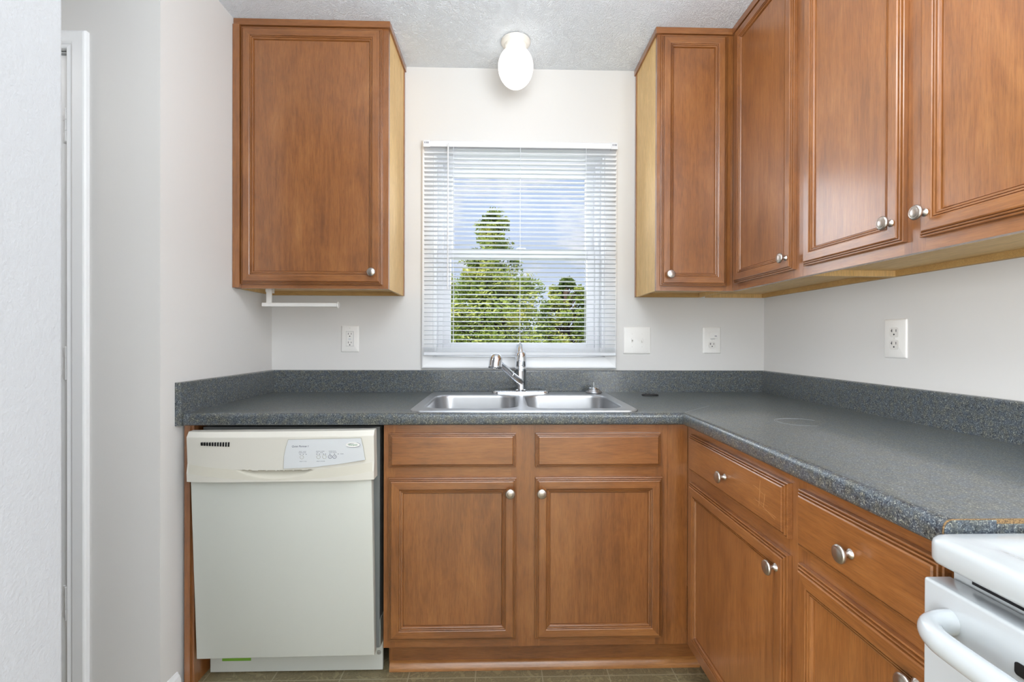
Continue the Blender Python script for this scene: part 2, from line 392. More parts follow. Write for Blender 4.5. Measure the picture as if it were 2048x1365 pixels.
bm = bm_new(); rect_frame(bm, WX0+1.1, WX1-1.1, 61.6, WZ1-1.0, 3.6, 4.6, 1.75); sa = obj('upper_sash', bm, VINYL, win)
bm = bm_new(); rect_frame(bm, WX0+1.1, WX1-1.1, WZ0+.9, 63.3, 2.3, 3.4, 1.6); sb = obj('lower_sash', bm, VINYL, win)
bm = bm_new(); box(bm, WX0+2.5, WX1-2.5, 4.05, 4.15, 63, WZ1-2.5); obj('pane', bm, GLASS, sa)
bm = bm_new(); box(bm, WX0+2.5, WX1-2.5, 2.85, 2.95, WZ0+2.3, 61.9); obj('pane', bm, GLASS, sb)
bm = bm_new(); lathe(bm, [(0, 0), (.5, 0), (.5, .25), (.3, .35), (0, .4)], (3.2, 2.9, 63.3), 'Z', 16); box(bm, 2.9, 4.5, 2.7, 3.1, 63.4, 63.7, bev=.08); obj('sash_lock', bm, VINYL, sb)

# mini blind hung over the casing
bl = thing('window_blind', 'white mini blind with open slats hanging over the kitchen window', 'blind', (3.25, -1.3, 82))
BX0, BX1, BY = -14.2, 20.85, -1.35
bm = bm_new(); box(bm, BX0-.05, BX1+.05, BY-.55, BY+.55, 80.95, 82.0, bev=.1); obj('headrail', bm, VINYL, bl)
bm = bm_new()
bm.free()
for x in (BX0-.12, BX1-1.1):
    bm = bm_new(); box(bm, x, x+1.25, BY-.66, BY+.6, 80.85, 82.08, bev=.08); xc = x + .62
    for dx in (-.28, .05, .3): box(bm, xc+dx-.07, xc+dx+.07, BY-.69, BY-.64, 81.45, 81.75, 1)
    obj('bracket', bm, [VINYL, INK], bl)
bm = bm_new(); n_sl = 44; pitch = (80.55-45.3)/(n_sl-1); tilt = math.radians(5)
for k in range(n_sl):
    zc = 45.3 + k*pitch; pr = []
    for j in range(7):
        s = -1 + j/3; y = s*.5; h = .075*(1-s*s)
        pr.append((BY + y*math.cos(tilt) + h*math.sin(tilt), zc - y*math.sin(tilt) + h*math.cos(tilt)))
    A = [bm.verts.new((BX0, y, z)) for y, z in pr]; B = [bm.verts.new((BX1, y, z)) for y, z in pr]
    A2 = [bm.verts.new((BX0, y, z-.018)) for y, z in pr]; B2 = [bm.verts.new((BX1, y, z-.018)) for y, z in pr]
    for j in range(6):
        bm.faces.new((A[j], A[j+1], B[j+1], B[j])); bm.faces.new((A2[j], B2[j], B2[j+1], A2[j+1]))
    bm.faces.new((A[0], B[0], B2[0], A2[0])); bm.faces.new((A[6], A2[6], B2[6], B[6]))
    bm.faces.new(A + A2[::-1]); bm.faces.new((B + B2[::-1])[::-1])
obj('slats', bm, SLAT, bl, smooth=40)
bm = bm_new(); box(bm, BX0, BX1, BY-.5, BY+.5, 43.2, 43.85, bev=.12)
for k in range(5): box(bm, BX0+.02, BX1-.02, BY-.48+.01*k, BY+.48, 43.93+k*.17, 44.02+k*.17)
obj('bottom_rail', bm, SLAT, bl)
for x in (-8.85, 3.25, 15.2):
    bm = bm_new()
    for y in (BY-.53, BY+.53): box(bm, x-.03, x+.03, y-.02, y+.02, 43.8, 81)
    for k in range(n_sl): box(bm, x-.02, x+.02, BY-.5, BY+.5, 45.3+k*pitch-.05, 45.3+k*pitch-.02)
    obj('ladder_cord', bm, SLAT, bl)
bm = bm_new(); tube(bm, [(-9.8, BY-.85, 81.3), (-9.8, BY-.85, 55.1)], .13, 8); tube(bm, [(-9.8, BY-.5, 81.6), (-9.8, BY-.85, 81.2)], .07, 6); obj('tilt_wand', bm, VINYL, bl)

# ------------------------------------------------------------------ wall cabinets
def upper_box(t, x0, x1, y0, y1, z0=54.1, z1=CE-.05, face='-Y', light_side=None):
    """sides, recessed bottom and back rails; y1 is the wall for -Y fronts, x1 for -X fronts"""
    bm = bm_new(); H = LX if face == '-Y' else LY
    th = .5
    if face == '-Y':
        box(bm, x0, x0+th, y0, y1, z0, z1, 0); box(bm, x1-th, x1, y0, y1, z0, z1, 0)
        box(bm, x0+th, x1-th, y0, y1-.01, z0+.7, z0+1.2, 1); box(bm, x0+th, x1-th, y1-.75, y1, z0, z0+.7, 2); box(bm, x0+th, x1-th, y1-.3, y1, z0+1.2, z1, 1)
        box(bm, x0+th, x1-th, y0, y1, z1-.5, z1, 1)
    else:
        box(bm, x0, x1, y0, y0+th, z0, z1, 0); box(bm, x0, x1, y1-th, y1, z0, z1, 0)
        box(bm, x0, x1-.01, y0+th, y1-th, z0+.7, z0+1.2, 1); box(bm, x1-.75, x1, y0+th, y1-th, z0, z0+.7, 2); box(bm, x1-.3, x1, y0+th, y1-th, z0+1.2, z1, 1)
        box(bm, x0, x1, y0+th, y1-th, z1-.5, z1, 1)
    return obj('cabinet_body', bm, [LZ, H, RAIL], t)
def frame_rects(bm, facing, plane, stiles, rails, th=.75):
    for a0, a1, z0, z1 in stiles:
        if facing == '-Y': box(bm, a0, a1, plane, plane+th, z0, z1, 0)
        else: box(bm, plane, plane+th, a0, a1, z0, z1, 0)
    for a0, a1, z0, z1 in rails:
        if facing == '-Y': box(bm, a0, a1, plane, plane+th, z0, z1, 1)
        else: box(bm, plane, plane+th, a0, a1, z0, z1, 1)
def trim_top(t, facing, plane, a0, a1, ends=()):
    bm = bm_new()
    if facing == '-Y': box(bm, a0, a1, plane-.45, plane+.1, 95.25, CE-.02, 0, bev=.06)
    else: box(bm, plane-.45, plane+.1, a0, a1, 95.25, CE-.02, 0, bev=.06)
    for e in ends: box(bm, *e, bev=.05)
    return obj('top_trim', bm, WX if facing == '-Y' else WY, t)
# left one
c = thing('wall_cabinet', 'single-door brown maple wall cabinet left of the window', 'cabinet', (-30, 0, 54.1))
upper_box(c, WL+.05, -18.06, -11.25, 0)
bm = bm_new(); frame_rects(bm, '-Y', -12, [(WL+.05, -40.3, 54.1, 96.2), (-19.6, -18.06, 54.1, 96.2)], [(-40.3, -19.6, 54.1, 55.6), (-40.3, -19.6, 94, 96.2)]); obj('face_frame', bm, [WZ, WX], c)
door(c, '-Y', -12.02, -40.86, -18.98, 54.75, 94.95, (-20.35, 56.6))
trim_top(c, '-Y', -12, WL+.05, -17.75, [(-18.06, -17.72, -11.9, 0, 95.25, CE-.02)])
bm = bm_new(); box(bm, WL+.06, -40.98, -12.7, -12.02, 54.15, 95.2, bev=.04); obj('filler_strip', bm, WZ, c)
bm = bm_new(); box(bm, -18.07, -17.92, -.75, 0, 54.1, 95.25, bev=.03); obj('scribe_strip', bm, WZ, c)
# right of the window
c = thing('wall_cabinet', 'narrow single-door brown maple wall cabinet right of the window', 'cabinet', (31, 0, 54.1))
upper_box(c, 24.8, 37.0, -11.25, 0)
bm = bm_new(); frame_rects(bm, '-Y', -12, [(24.8, 26.3, 54.1, 96.2), (35.3, 37.2, 54.1, 96.2)], [(26.3, 35.3, 54.1, 55.6), (26.3, 35.3, 94, 96.2)]); obj('face_frame', bm, [WZ, WX], c)
door(c, '-Y', -12.02, 25.35, 36.0, 54.85, 95.0, (26.65, 56.6))
trim_top(c, '-Y', -12, 24.5, 37.2, [(24.46, 24.8, -11.9, 0, 95.25, CE-.02)])
bm = bm_new(); box(bm, 24.66, 24.81, -.75, 0, 54.1, 95.25, bev=.03); obj('scribe_strip', bm, WZ, c)
# blind corner one on the right wall
XF = 37.23
c = thing('wall_cabinet', 'tall one-door maple wall cabinet tucked into the right-hand corner', 'cabinet', (WR, -20, 54.1))
upper_box(c, XF+.75, WR, -29.78, -.02, face='-X')
bm = bm_new(); frame_rects(bm, '-X', XF, [(-13.9, -12.02, 54.1, 96.2), (-29.78, -27.6, 54.1, 96.2)], [(-27.6, -13.9, 54.1, 55.8), (-27.6, -13.9, 94, 96.2)]); obj('face_frame', bm, [WZ, WY], c)
door(c, '-X', XF-.02, -28.5, -13.4, 55.15, 94.9, (-27.45, 56.75))
trim_top(c, '-X', XF, -29.78, -12.5)
# double one
c = thing('wall_cabinet', 'two-door glossy maple wall cabinet nearest the camera on the right wall', 'cabinet', (WR, -45, 54.1))
upper_box(c, XF+.75, WR, -61.0, -29.8, face='-X')
bm = bm_new(); frame_rects(bm, '-X', XF, [(-31.4, -29.8, 54.1, 96.2), (-46.6, -44.4, 54.1, 96.2), (-61.0, -59.4, 54.1, 96.2)], [(-44.4, -31.4, 54.1, 55.8), (-59.4, -46.6, 54.1, 55.8), (-44.4, -31.4, 94, 96.2), (-59.4, -46.6, 94, 96.2)]); obj('face_frame', bm, [WZ, WY], c)
door(c, '-X', XF-.02, -44.75, -30.45, 55.25, 94.9, (-43.75, 57.2))
door(c, '-X', XF-.02, -60.6, -46.45, 55.25, 94.9, (-47.3, 57.25))
trim_top(c, '-X', XF, -61, -29.8)

# ------------------------------------------------------------------ base cabinets
def toe(t, facing, plane, a0, a1):
    bm = bm_new()
    if facing == '-Y':
        box(bm, a0, a1, plane, plane+.5, 0.05, 4.86, 0); 
    else: box(bm, plane, plane+.5, a0, a1, 0.05, 4.86, 0)
    obj('toe_kick', bm, WX if facing == '-Y' else WY, t)
c = thing('base_cabinet', 'brown maple sink base cabinet with two doors and two false drawer fronts', 'cabinet', (3, -12, 0))
bm = bm_new(); box(bm, -15.68, -15.1, -23.25, -1, 4.9, 34.8); box(bm, -15.68, -15.1, -20.95, -1, 0.1, 4.9); box(bm, 21.8, 22.4, -23.3, -1, 4.9, 34.8); box(bm, -15.1, 21.8, -23.3, -1, 4.9, 5.4); obj('cabinet_body', bm, WZ, c)
bm = bm_new()
frame_rects(bm, '-Y', -24, [(-15.7, -14.2, 4.9, 34.85), (1.3, 5.2, 4.9, 34.85), (20.8, 22.43, 4.9, 34.85)], [(a, b2, z0, z1) for a, b2 in ((-14.2, 1.3), (5.2, 20.8)) for z0, z1 in ((4.9, 6.6), (27, 29.8), (33, 34.85))])
obj('face_frame', bm, [WZ, WX], c)
door(c, '-Y', -24.02, -15.0, 2.0, 6.05, 27.7, (1.15, 25.9))
door(c, '-Y', -24.02, 4.52, 21.65, 6.05, 27.7, (5.3, 25.88))
drawer(c, '-Y', -24.02, -14.92, 1.92, 29.12, 33.65, name='false_drawer_front'); drawer(c, '-Y', -24.02, 4.5, 21.42, 29.1, 33.65, name='false_drawer_front')
bm = bm_new(); box(bm, 22.45, 25.2, -24.0, -23.25, 4.9, 34.85); obj('corner_filler', bm, WZ, c)
toe(c, '-Y', -21, -15.2, 28)
bm = bm_new()
pr = [(0, 0.02), (.75, 0.02), (.74, .35), (.6, .65), (.35, .95), (.1, 1.12), (0, 1.14)]
rings(bm, [[(x, -21-o, z) for o, z in pr] for x in (-15.5, 28)]); obj('shoe_moulding', bm, SHOE, c, smooth=60)
XB = 25.23
c = thing('base_cabinet', 'maple base cabinet by the inside corner, scratched drawer over one door', 'cabinet', (37, -36, 0))
bm = bm_new(); box(bm, XB+.75, WR-1, -47.8, -47.2, 4.9, 34.8); box(bm, XB+.75, WR-1, -24.2, -23.6, 4.9, 34.8); box(bm, XB+.75, WR-1, -47.2, -24.2, 4.9, 5.4); obj('cabinet_body', bm, WZ, c)
bm = bm_new()
frame_rects(bm, '-X', XB, [(-26.6, -24.02, 4.9, 34.85), (-47.85, -46.2, 4.9, 34.85)], [(-46.2, -26.6, z0, z1) for z0, z1 in ((4.9, 6.6), (27, 29.8), (33, 34.85))])
obj('face_frame', bm, [WZ, WY], c)
d = drawer(c, '-X', XB-.02, -46.95, -25.75, 28.95, 33.75, (-36.2, 31.15))
door(c, '-X', XB-.02, -46.95, -25.75, 6.05, 27.45, (-45.75, 25.9))
SCR, _, _ = base_mat('pale_scratch', srgb(178, 130, 82), .7)
bm = bm_new()
for a, b2 in (((-42.0, 32.1), (-44.0, 31.7)), ((-43.2, 32.9), (-43.0, 30.4)), ((-44.0, 31.9), (-43.8, 30.6)), ((-42.2, 30.9), (-45.6, 30.1)), ((-43.8, 30.4), (-45.8, 30.35)), ((-42.0, 30.7), (-44.5, 30.9))):
    p = Vector((XB-.78, a[0], a[1])); q = Vector((XB-.78, b2[0], b2[1])); tube(bm, [p, (p+q)/2 + Vector((0, 0, .05)), q], .012, 5)
obj('scratches', bm, SCR, d)
toe(c, '-X', XB+3, -47.85, -21)
c = thing('base_cabinet', 'maple base cabinet against the white stove, drawer over one door', 'cabinet', (37, -55, 0))
bm = bm_new(); box(bm, XB+.75, WR-1, -61.8, -61.2, 4.9, 34.8); box(bm, XB+.75, WR-1, -48.5, -47.9, 4.9, 34.8); box(bm, XB+.75, WR-1, -61.2, -48.5, 4.9, 5.4); obj('cabinet_body', bm, WZ, c)
bm = bm_new()
frame_rects(bm, '-X', XB, [(-49.3, -47.87, 4.9, 34.85), (-61.9, -60.4, 4.9, 34.85)], [(-60.4, -49.3, z0, z1) for z0, z1 in ((4.9, 6.6), (27, 29.8), (33, 34.85))])
obj('face_frame', bm, [WZ, WY], c)
drawer(c, '-X', XB-.02, -61.3, -48.35, 28.95, 33.75, (-54.7, 31.2))
door(c, '-X', XB-.02, -61.3, -48.35, 6.05, 27.55, (-60.0, 25.9))
toe(c, '-X', XB+3, -61.9, -47.87)
c = thing('cabinet_end_panel', 'narrow stained wood end panel between left wall and dishwasher', 'panel', (-40.4, -12, 0))
bm = bm_new(); box(bm, -41.42, -40.72, -24.6, -1, 0.02, 34.8, 0); obj('panel', bm, WZ, c)
bm = bm_new(); box(bm, -40.7, -40.35, -24.3, -23.5, .02, 34.8, 0); obj('stile', bm, WZ, c)

# ------------------------------------------------------------------ countertop
ct = thing('countertop', 'L-shaped dark speckled laminate countertop with rounded front edge', 'countertop', (10, -12, 34.87))
ZB = 34.87; rr = .55
NOSE = [(0, ZC)] + [(1.25 - rr + rr*math.sin(a), ZC - rr + rr*math.cos(a)) for a in [PI/2*k/8 for k in range(9)]] + [(1.25, ZB+.35), (1.18, ZB+.12), (1.0, ZB), (0, ZB)]
bm = bm_new()
HX0, HX1, HY0, HY1 = -11.9, 18.1, -23.9, -2.3
yF, xF, YE = -24.0, WR-24, -62.0
for a in ((WL+.8, HX0, yF, -.75), (HX0, HX1, HY1, -.75), (HX1, WR-.75, yF, -.75), (xF, WR-.75, YE, yF)):
    box(bm, *a, ZB, ZC)
box(bm, HX0, HX1, yF, HY0, ZB, ZC)
rings(bm, [[(x, yF-o, z) for o, z in NOSE] if k == 0 else None for k, x in ((0, WL+.9),)] + [[(xF - o, yF - o, z) for o, z in NOSE]] + [[(xF - o, YE, z) for o, z in NOSE]])
top = obj('worktop', bm, COUNTER, ct, smooth=40, recalc=False)
top.data.update()
SP = [(0, ZC), (.75, ZC), (.75, ZC+3.8), (.70, ZC+3.93), (.58, ZC+4.0), (.0, ZC+4.0)]
bm = bm_new(); rings(bm, [[(WL+.8, -o, z) for o, z in SP], [(WR-o, -o, z) for o, z in SP], [(WR-o, YE, z) for o, z in SP]]); obj('backsplash', bm, COUNTER, ct)
bm = bm_new(); rings(bm, [[(WL+.02+o, -25.45, z) for o, z in [(0, ZB)] + [(.8 if o else 0, z) for o, z in [(1, ZB), (1, ZC+3.85)]] + [(.7, ZC+4), (0, ZC+4)]], [(WL+.02+o, -.02, z) for o, z in [(0, ZB)] + [(.8 if o else 0, z) for o, z in [(1, ZB), (1, ZC+3.85)]] + [(.7, ZC+4), (0, ZC+4)]]])
obj('side_splash', bm, COUNTER, ct)
# end by the stove: brown core line, laminate cap, bare strip
bm = bm_new(); n = [(xF-o, YE-.01, z) for o, z in NOSE[1:]]; n = [(WR-2, YE-.01, ZC)] + n + [(WR-2, YE-.01, ZB)]
rings(bm, [n, [(x, y-.06, z) for x, y, z in n]]); obj('edge_core', bm, CORE, ct)
bm = bm_new()
def cap_pt(o, z): return (xF - o + (.04 if o > .3 else 0), YE-.07, z - .045)
n2 = [cap_pt(o, z) for o, z in NOSE[1:-1]]; n2 = [(26.9, YE-.07, ZC-.045)] + n2 + [(26.9, YE-.07, ZB)]
rings(bm, [n2, [(x, y-.05, z) for x, y, z in n2]]); box(bm, 26.93, WR-2, YE-.12, YE-.07, ZB, ZC-.26); obj('end_cap', bm, COUNTER, ct)
# scuffed mitre seam and a ring left by a pot
SCUF, _, _ = base_mat('pale_scuff', srgb(150, 156, 160), .5)
bm = bm_new(); box(bm, -.03, .03, 0, 8.6, 0, .012)
bmesh.ops.rotate(bm, verts=bm.verts[:], cent=(0, 0, 0), matrix=Matrix.Rotation(math.radians(-45), 3, 'Z')); bmesh.ops.translate(bm, verts=bm.verts[:], vec=(24.5, -24.75, ZC)); obj('mitre_seam', bm, SCUF, ct)
bm = bm_new(); 
for r0, a0, a1 in ((2.6, 20, 290), (2.35, 60, 200)):
    pts = [(35.3 + r0*math.cos(math.radians(a)), -32.2 + r0*math.sin(math.radians(a)), ZC+.004) for a in range(a0, a1, 10)]
    tube(bm, pts, .014, 5)
obj('ring_scratch', bm, SCUF, ct)

# ------------------------------------------------------------------ sink
sk = thing('kitchen_sink', 'double bowl stainless steel drop-in sink below the window', 'sink', (3.2, -13, ZC))
OX0, OX1, OY0, OY1 = -12.45, 18.65, -24.35, -1.75
zr = ZC + .16
outer = rrect(OX0+.35, OX1-.35, OY0+.35, OY1-.35, 1.2)
bowls = ((-11.1, 2.45, -22.1, -6.2), (3.55, 17.4, -22.1, -6.2))
bm = bm_new(); eds = []
def loop_edges(pts, z):
    v_ = [bm.verts.new((x, y, z)) for x, y in pts]
    e = [bm.edges.new((v_[i], v_[(i+1) % len(v_)])) for i in range(len(v_))]; return v_, e
ov, oe = loop_edges(outer, zr); eds += oe; bv = []
for x0, x1, y0, y1 in bowls:
    v_, e = loop_edges(rrect(x0, x1, y0, y1, 2.8, 8), zr); eds += e; bv.append((v_, x0, x1, y0, y1))
bmesh.ops.triangle_fill(bm, use_beauty=True, edges=eds)
# drop the two triangulated bowl mouths if the fill covered them
for f in bm.faces[:]:
    cx, cy, _ = f.calc_center_median()
    for x0, x1, y0, y1 in bowls:
        if x0+.6 < cx < x1-.6 and y0+.6 < cy < y1-.6 and all(v_ in bvv for bvv in [next(b_[0] for b_ in bv if b_[1] == x0)] for v_ in f.verts): bm.faces.remove(f); break
prev = ov
for ins, dz in ((.18, .03), (.30, 0), (.35, -.15)):
    ring = [bm.verts.new((x, y, zr+dz)) for x, y in rrect(OX0+.35-ins, OX1-.35+ins, OY0+.35-ins, OY1-.35+ins, 1.2+ins)]
    for i in range(len(ring)): bm.faces.new((prev[i], prev[(i+1) % len(ring)], ring[(i+1) % len(ring)], ring[i]))
    prev = ring
deck = obj('deck', bm, STEEL, sk, smooth=30)
for x0, x1, y0, y1 in bowls:
    bm = bm_new(); L = []
    prof = [(0, 0), (.12, -.05), (.24, -.2), (.28, -.5), (.55, -5.2), (.75, -6.1), (1.25, -6.7), (2.0, -6.95), (5.2, -7.1)]
    for ins, dz in prof:
        r0 = max(2.8 - ins*.45, .5)
        L.append([(x, y, zr+dz) for x, y in rrect(x0+ins, x1-ins, y0+ins, y1-ins, r0, 8)])
    rings(bm, L, cap0=False); b1 = obj('bowl', bm, STEEL, sk, smooth=60)
    bm = bm_new(); cxx, cyy = (x0+x1)/2, (y0+y1)/2; lathe(bm, [(1.7, .02), (1.65, .08), (1.4, .06), (1.2, -.2), (0, -.25)], (cxx, cyy, zr-7.1), 'Z', 24); obj('drain', bm, CHROME, b1, smooth=40)

# faucet
fa = thing('faucet', 'chrome single-lever pull-out faucet behind the sink bowls', 'faucet', (3.3, -3.9, zr))
bm = bm_new()
L = []
for ins, dz in ((0, 0), (0, .28), (.1, .42), (.3, .5)):
    L.append([(x, y, zr+dz) for x, y in rrect(-1.75+ins, 8.35-ins, -5.1+ins, -2.7-ins, 1.19-ins*.9, 6)])
rings(bm, L); obj('base_plate', bm, CHROME, fa, smooth=40)
bm = bm_new(); zf = zr + .45
lathe(bm, [(0, 0), (1.15, 0), (1.15, .22), (.98, .32), (.95, .6), (.92, 2.6), (.95, 3.4), (.98, 4.2), (.96, 4.3), (.9, 4.33), (.9, 4.38), (.97, 4.42), (1.0, 5.2), (.97, 6.1), (.84, 6.7), (.6, 7.0), (0, 7.1)], (3.35, -3.9, zf), 'Z', 36); obj('body', bm, CHROME, fa, smooth=50)
bm = bm_new(); tube(bm, curve_pts([(3.35, -4.1, zf+5.6), (3.2, -4.1, zf+6.7), (3.15, -3.6, zf+7.5), (3.1, -2.9, zf+8.05)]), [.62]*8+[.6]*6+[.62]*5+[.66]*4+[.5, .3], 20, (.75, 1)); obj('lever', bm, CHROME, fa, smooth=60)
bm = bm_new(); p0 = Vector((3.3, -4.3, zf+1.5)); p1 = Vector((-.4, -9.3, 42.2))
dr = (p1-p0)
tube(bm, [p0+dr*s for s in (0, .2, .46, .465, .48, .485, .8, 1.0)], [.66, .58, .53, .48, .48, .55, .52, .48], 24); obj('spout', bm, CHROME, fa, smooth=50)
bm = bm_new()
lathe(bm, [(0, 2.45), (.5, 2.38), (.86, 2.1), (1.04, 1.65), (1.1, 1.1), (1.1, .35), (1.13, .12), (1.08, 0), (.88, 0), (.86, .08), (0, .08)], (-1.15, -10.1, 41.45), (.12, .18, 1), 32); obj('spray_head', bm, CHROME, fa, smooth=50)
bm = bm_new(); lathe(bm, [(0, 0), (.09, 0), (.08, .04), (0, .05)], (3.3, -4.86, zf+5.3), '-Y', 12); obj('temperature_dot', bm, base_mat('blue_dot', srgb(40, 60, 140), .4)[0], fa)

# strainer and key fob on the back of the sink
st_ = thing('sink_strainer', 'round steel sink strainer basket with knob on the sink rear rim', 'strainer', (16.4, -3.6, zr))
bm = bm_new(); lathe(bm, [(0, 0), (1.2, 0), (1.4, .06), (1.45, .25), (1.4, .34), (1.2, .36), (1.05, .55), (.95, .72), (.6, .8), (0, .82)], (16.4, -3.6, zr+.01), 'Z', 32); obj('basket', bm, STEEL, st_, smooth=40)
bm = bm_new(); lathe(bm, [(0, .8), (.95, .8), (1.0, .9), (.9, 1.0), (.2, 1.02), (.09, 1.1), (.08, 1.85), (0, 1.9)], (16.4, -3.6, zr+.01), 'Z', 24); obj('knob', bm, CHROME, st_, smooth=40)
kf = thing('key_fob', 'small flat black plastic fob lying on the countertop right of the sink', 'fob', (25.8, -6.0, ZC))
bm = bm_new(); L = []
for ins, dz in ((.08, .0), (0, .06), (0, .2), (.12, .3), (.3, .34)):
    L.append([(x, y, ZC+.01+dz) for x, y in rrect(24.3+ins, 27.2-ins, -6.6+ins, -5.5-ins, .45-ins*.4)])
rings(bm, L); obj('fob_body', bm, BLACK, kf, smooth=50)
bm = bm_new()
for x in (25.0, 25.7, 26.4): lathe(bm, [(0, 0), (.2, 0), (.2, .06), (.1, .1), (0, .1)], (x, -6.05, ZC+.34), 'Z', 16)
obj('buttons', bm, base_mat('dark_grey_rubber', srgb(70, 76, 84), .5)[0], kf)

# ------------------------------------------------------------------ dishwasher
dw = thing('dishwasher', 'off-white built-in dishwasher with cream control panel under the counter', 'dishwasher', (-28.1, -24.9, 4.4))
bm = bm_new(); box(bm, -40.0, -16.5, -23.0, -1.5, 4.3, 34.3, 0); obj('tub', bm, base_mat('grey_tub', srgb(120, 122, 120), .5)[0], dw)
bm = bm_new(); box(bm, -40.05, -16.45, -21.4, -20.9, .15, 5.6, 0, bev=.05); box(bm, -17.2, -16.45, -22.8, -20.9, 4.2, 8.0); 
kick = obj('kick_plate', bm, DWHITE, dw)
bm = bm_new(); lathe(bm, [(0, 0), (.3, 0), (.3, .06), (0, .1)], (-16.95, -21.42, 2.6), '-Y', 16); box(bm, -17.2, -16.7, -21.54, -21.5, 2.57, 2.63); obj('screw', bm, base_mat('grey_screw', srgb(180, 182, 180), .4, .6)[0], kick)
bm = bm_new(); box(bm, -38.4, -34.5, -21.44, -21.39, 1.7, 3.5); obj('sticker', bm, LIME, kick)
TOPZ, MIDZ, BOTZ = 34.3, 28.0, 4.45
tiltm = Matrix.Translation(Vector((-28.1, -24.9, 4.45))) @ Matrix.Rotation(math.radians(2.2), 4, 'X') @ Matrix.Rotation(math.radians(-.45), 4, 'Y') @ Matrix.Translation(Vector((28.1, 24.9, -4.45)))
def dtilt(bm): bmesh.ops.transform(bm, matrix=tiltm, verts=bm.verts[:])
bm = bm_new(); box(bm, -39.65, -16.65, -24.95, -23.8, BOTZ, MIDZ+.3, 0, bev=.12); dtilt(bm); dd = obj('door', bm, DWHITE, dw, smooth=40)
# control panel: bowed front built as a grid of sections
bm = bm_new(); X0, X1 = -39.95, -16.25; nx = 40
def cp_y(s, z):
    sx = -1 + 2*s; zt = (z - MIDZ)/(TOPZ - MIDZ)
    dep = .42*(1 - abs(sx)**6)                      # softly rounded ends
    zb = .20 + .14*sx*sx*1.4                        # bottom of the band curves up towards the ends
    if zt > .90: dep -= (zt-.90)/.1*.45
    # recessed curved band above the lower lip
    edge = .03 + .15*(sx*sx)
    if zt < edge + .18: dep += .24*max(0, min(1, (edge + .18 - zt)/.18))
    # smile-shaped hand grip hollow in the middle
    sg = sx + .05
    if abs(sg) < .42:
        g = math.cos(sg/.42*PI/2); top = .21 + .15*sx*sx; bot = top - .155*g**.8
        if bot < zt < top: dep -= .75*min(1, g*2)*((zt-bot)/(top-bot))**.8
    return -24.95 - dep
NX, NA, NB, NC = 120, 12, 20, 60
def zrow(sx, j):                                # rows follow the curved band so that its edges stay smooth
    e0 = .03 + .15*sx*sx
    if j <= NA: zt = e0*j/NA
    elif j <= NA+NB: zt = e0 + .18*(j-NA)/NB
    else: zt = e0 + .18 + (1 - e0 - .18)*(j-NA-NB)/NC
    return MIDZ + (TOPZ-MIDZ)*zt
NZ = NA+NB+NC
grid = []
for i in range(NX+1):
    x = X0 + (X1-X0)*i/NX; sx = -1 + 2*i/NX
    grid.append([bm.verts.new((x, cp_y(i/NX, zrow(sx, j)), zrow(sx, j))) for j in range(NZ+1)])
for i in range(NX):
    for j in range(NZ):
        f = bm.faces.new((grid[i][j], grid[i+1][j], grid[i+1][j+1], grid[i][j+1]))
        f.material_index = 1 if (NA <= j < NA+NB and 1 <= i < NX-1) else 0
bd = [grid[i][0] for i in range(NX+1)] + [grid[NX][j] for j in range(1, NZ+1)] + [grid[i][NZ] for i in range(NX-1, -1, -1)] + [grid[0][j] for j in range(NZ-1, 0, -1)]
bk = [bm.verts.new((v_.co.x, -23.6, v_.co.z)) for v_ in bd]
for i in range(len(bd)): bm.faces.new((bd[i], bk[i], bk[(i+1) % len(bd)], bd[(i+1) % len(bd)]))
bm.faces.new(bk)
dtilt(bm); cp = obj('control_panel', bm, [CREAM, CREAM2], dw, smooth=35)
bm = bm_new()
for k in range(11):
    x = -37.9 + k*.335; h = .34 + .035*k
    sl = .05*k/10
    v_ = [bm.verts.new(p) for p in ((x, -25.42, 32.95-h/2-.08), (x+.19, -25.42, 32.95-h/2-.08-.015), (x+.19+sl, -25.42, 32.95+.14), (x+sl, -25.42, 32.95+.14))]
    w_ = [bm.verts.new(v.co + Vector((0, .3, 0))) for v in v_]
    bm.faces.new(v_); bm.faces.new(w_[::-1])
    for i in range(4): bm.faces.new((v_[i], v_[(i+1) % 4], w_[(i+1) % 4], w_[i]))
dtilt(bm); obj('vent_slots', bm, BLACK, cp)
# control label, its outline, emblem, buttons and lettering
YL = -25.40
lab = [(-27.6, 29.62), (-27.5, 31.2), (-27.2, 32.5), (-26.9, 33.35), (-17.75, 33.45), (-17.5, 32.3), (-17.25, 30.65), (-20.5, 30.15), (-24, 29.75)]
def sheet(pts, y, th=.03):
    b_ = bm_new(); rings(b_, [[(x, y, z) for x, z in pts], [(x, y-th, z) for x, z in pts]]); return b_
def grow(pts, k):
    cx = sum(p[0] for p in pts)/len(pts); cz = sum(p[1] for p in pts)/len(pts)
    return [(cx + (x-cx)*(1+k/5.2), cz + (z-cz)*(1+k/1.9)) for x, z in pts]
bm = sheet(grow(lab, .045), YL-.02); dtilt(bm); obj('label_outline', bm, LINE, cp)
bm = sheet(lab, YL-.05); dtilt(bm); lb = obj('control_label', bm, LABEL, cp)
ell = lambda cx, cz, a, b_, n=36: [(cx + a*math.cos(2*PI*i/n), cz + b_*math.sin(2*PI*i/n)) for i in range(n)]
def ringsheet(cx, cz, a, b_, w, y, th=.02, a0=0, a1=360, thin=0):
    b2_ = bm_new(); n = 36; A = []
    for i in range(n+1):
        an = math.radians(a0 + (a1-a0)*i/n); ww = w*(1 - thin*(1-math.sin(PI*i/n)))
        A.append([(cx + (a-dx)*math.cos(an), y-dy, cz + (b_-dx)*math.sin(an)) for dx, dy in ((0, 0), (0, th), (ww, th), (ww, 0))])
    rings(b2_, A); return b2_
EX, EZ = -18.75, 32.62
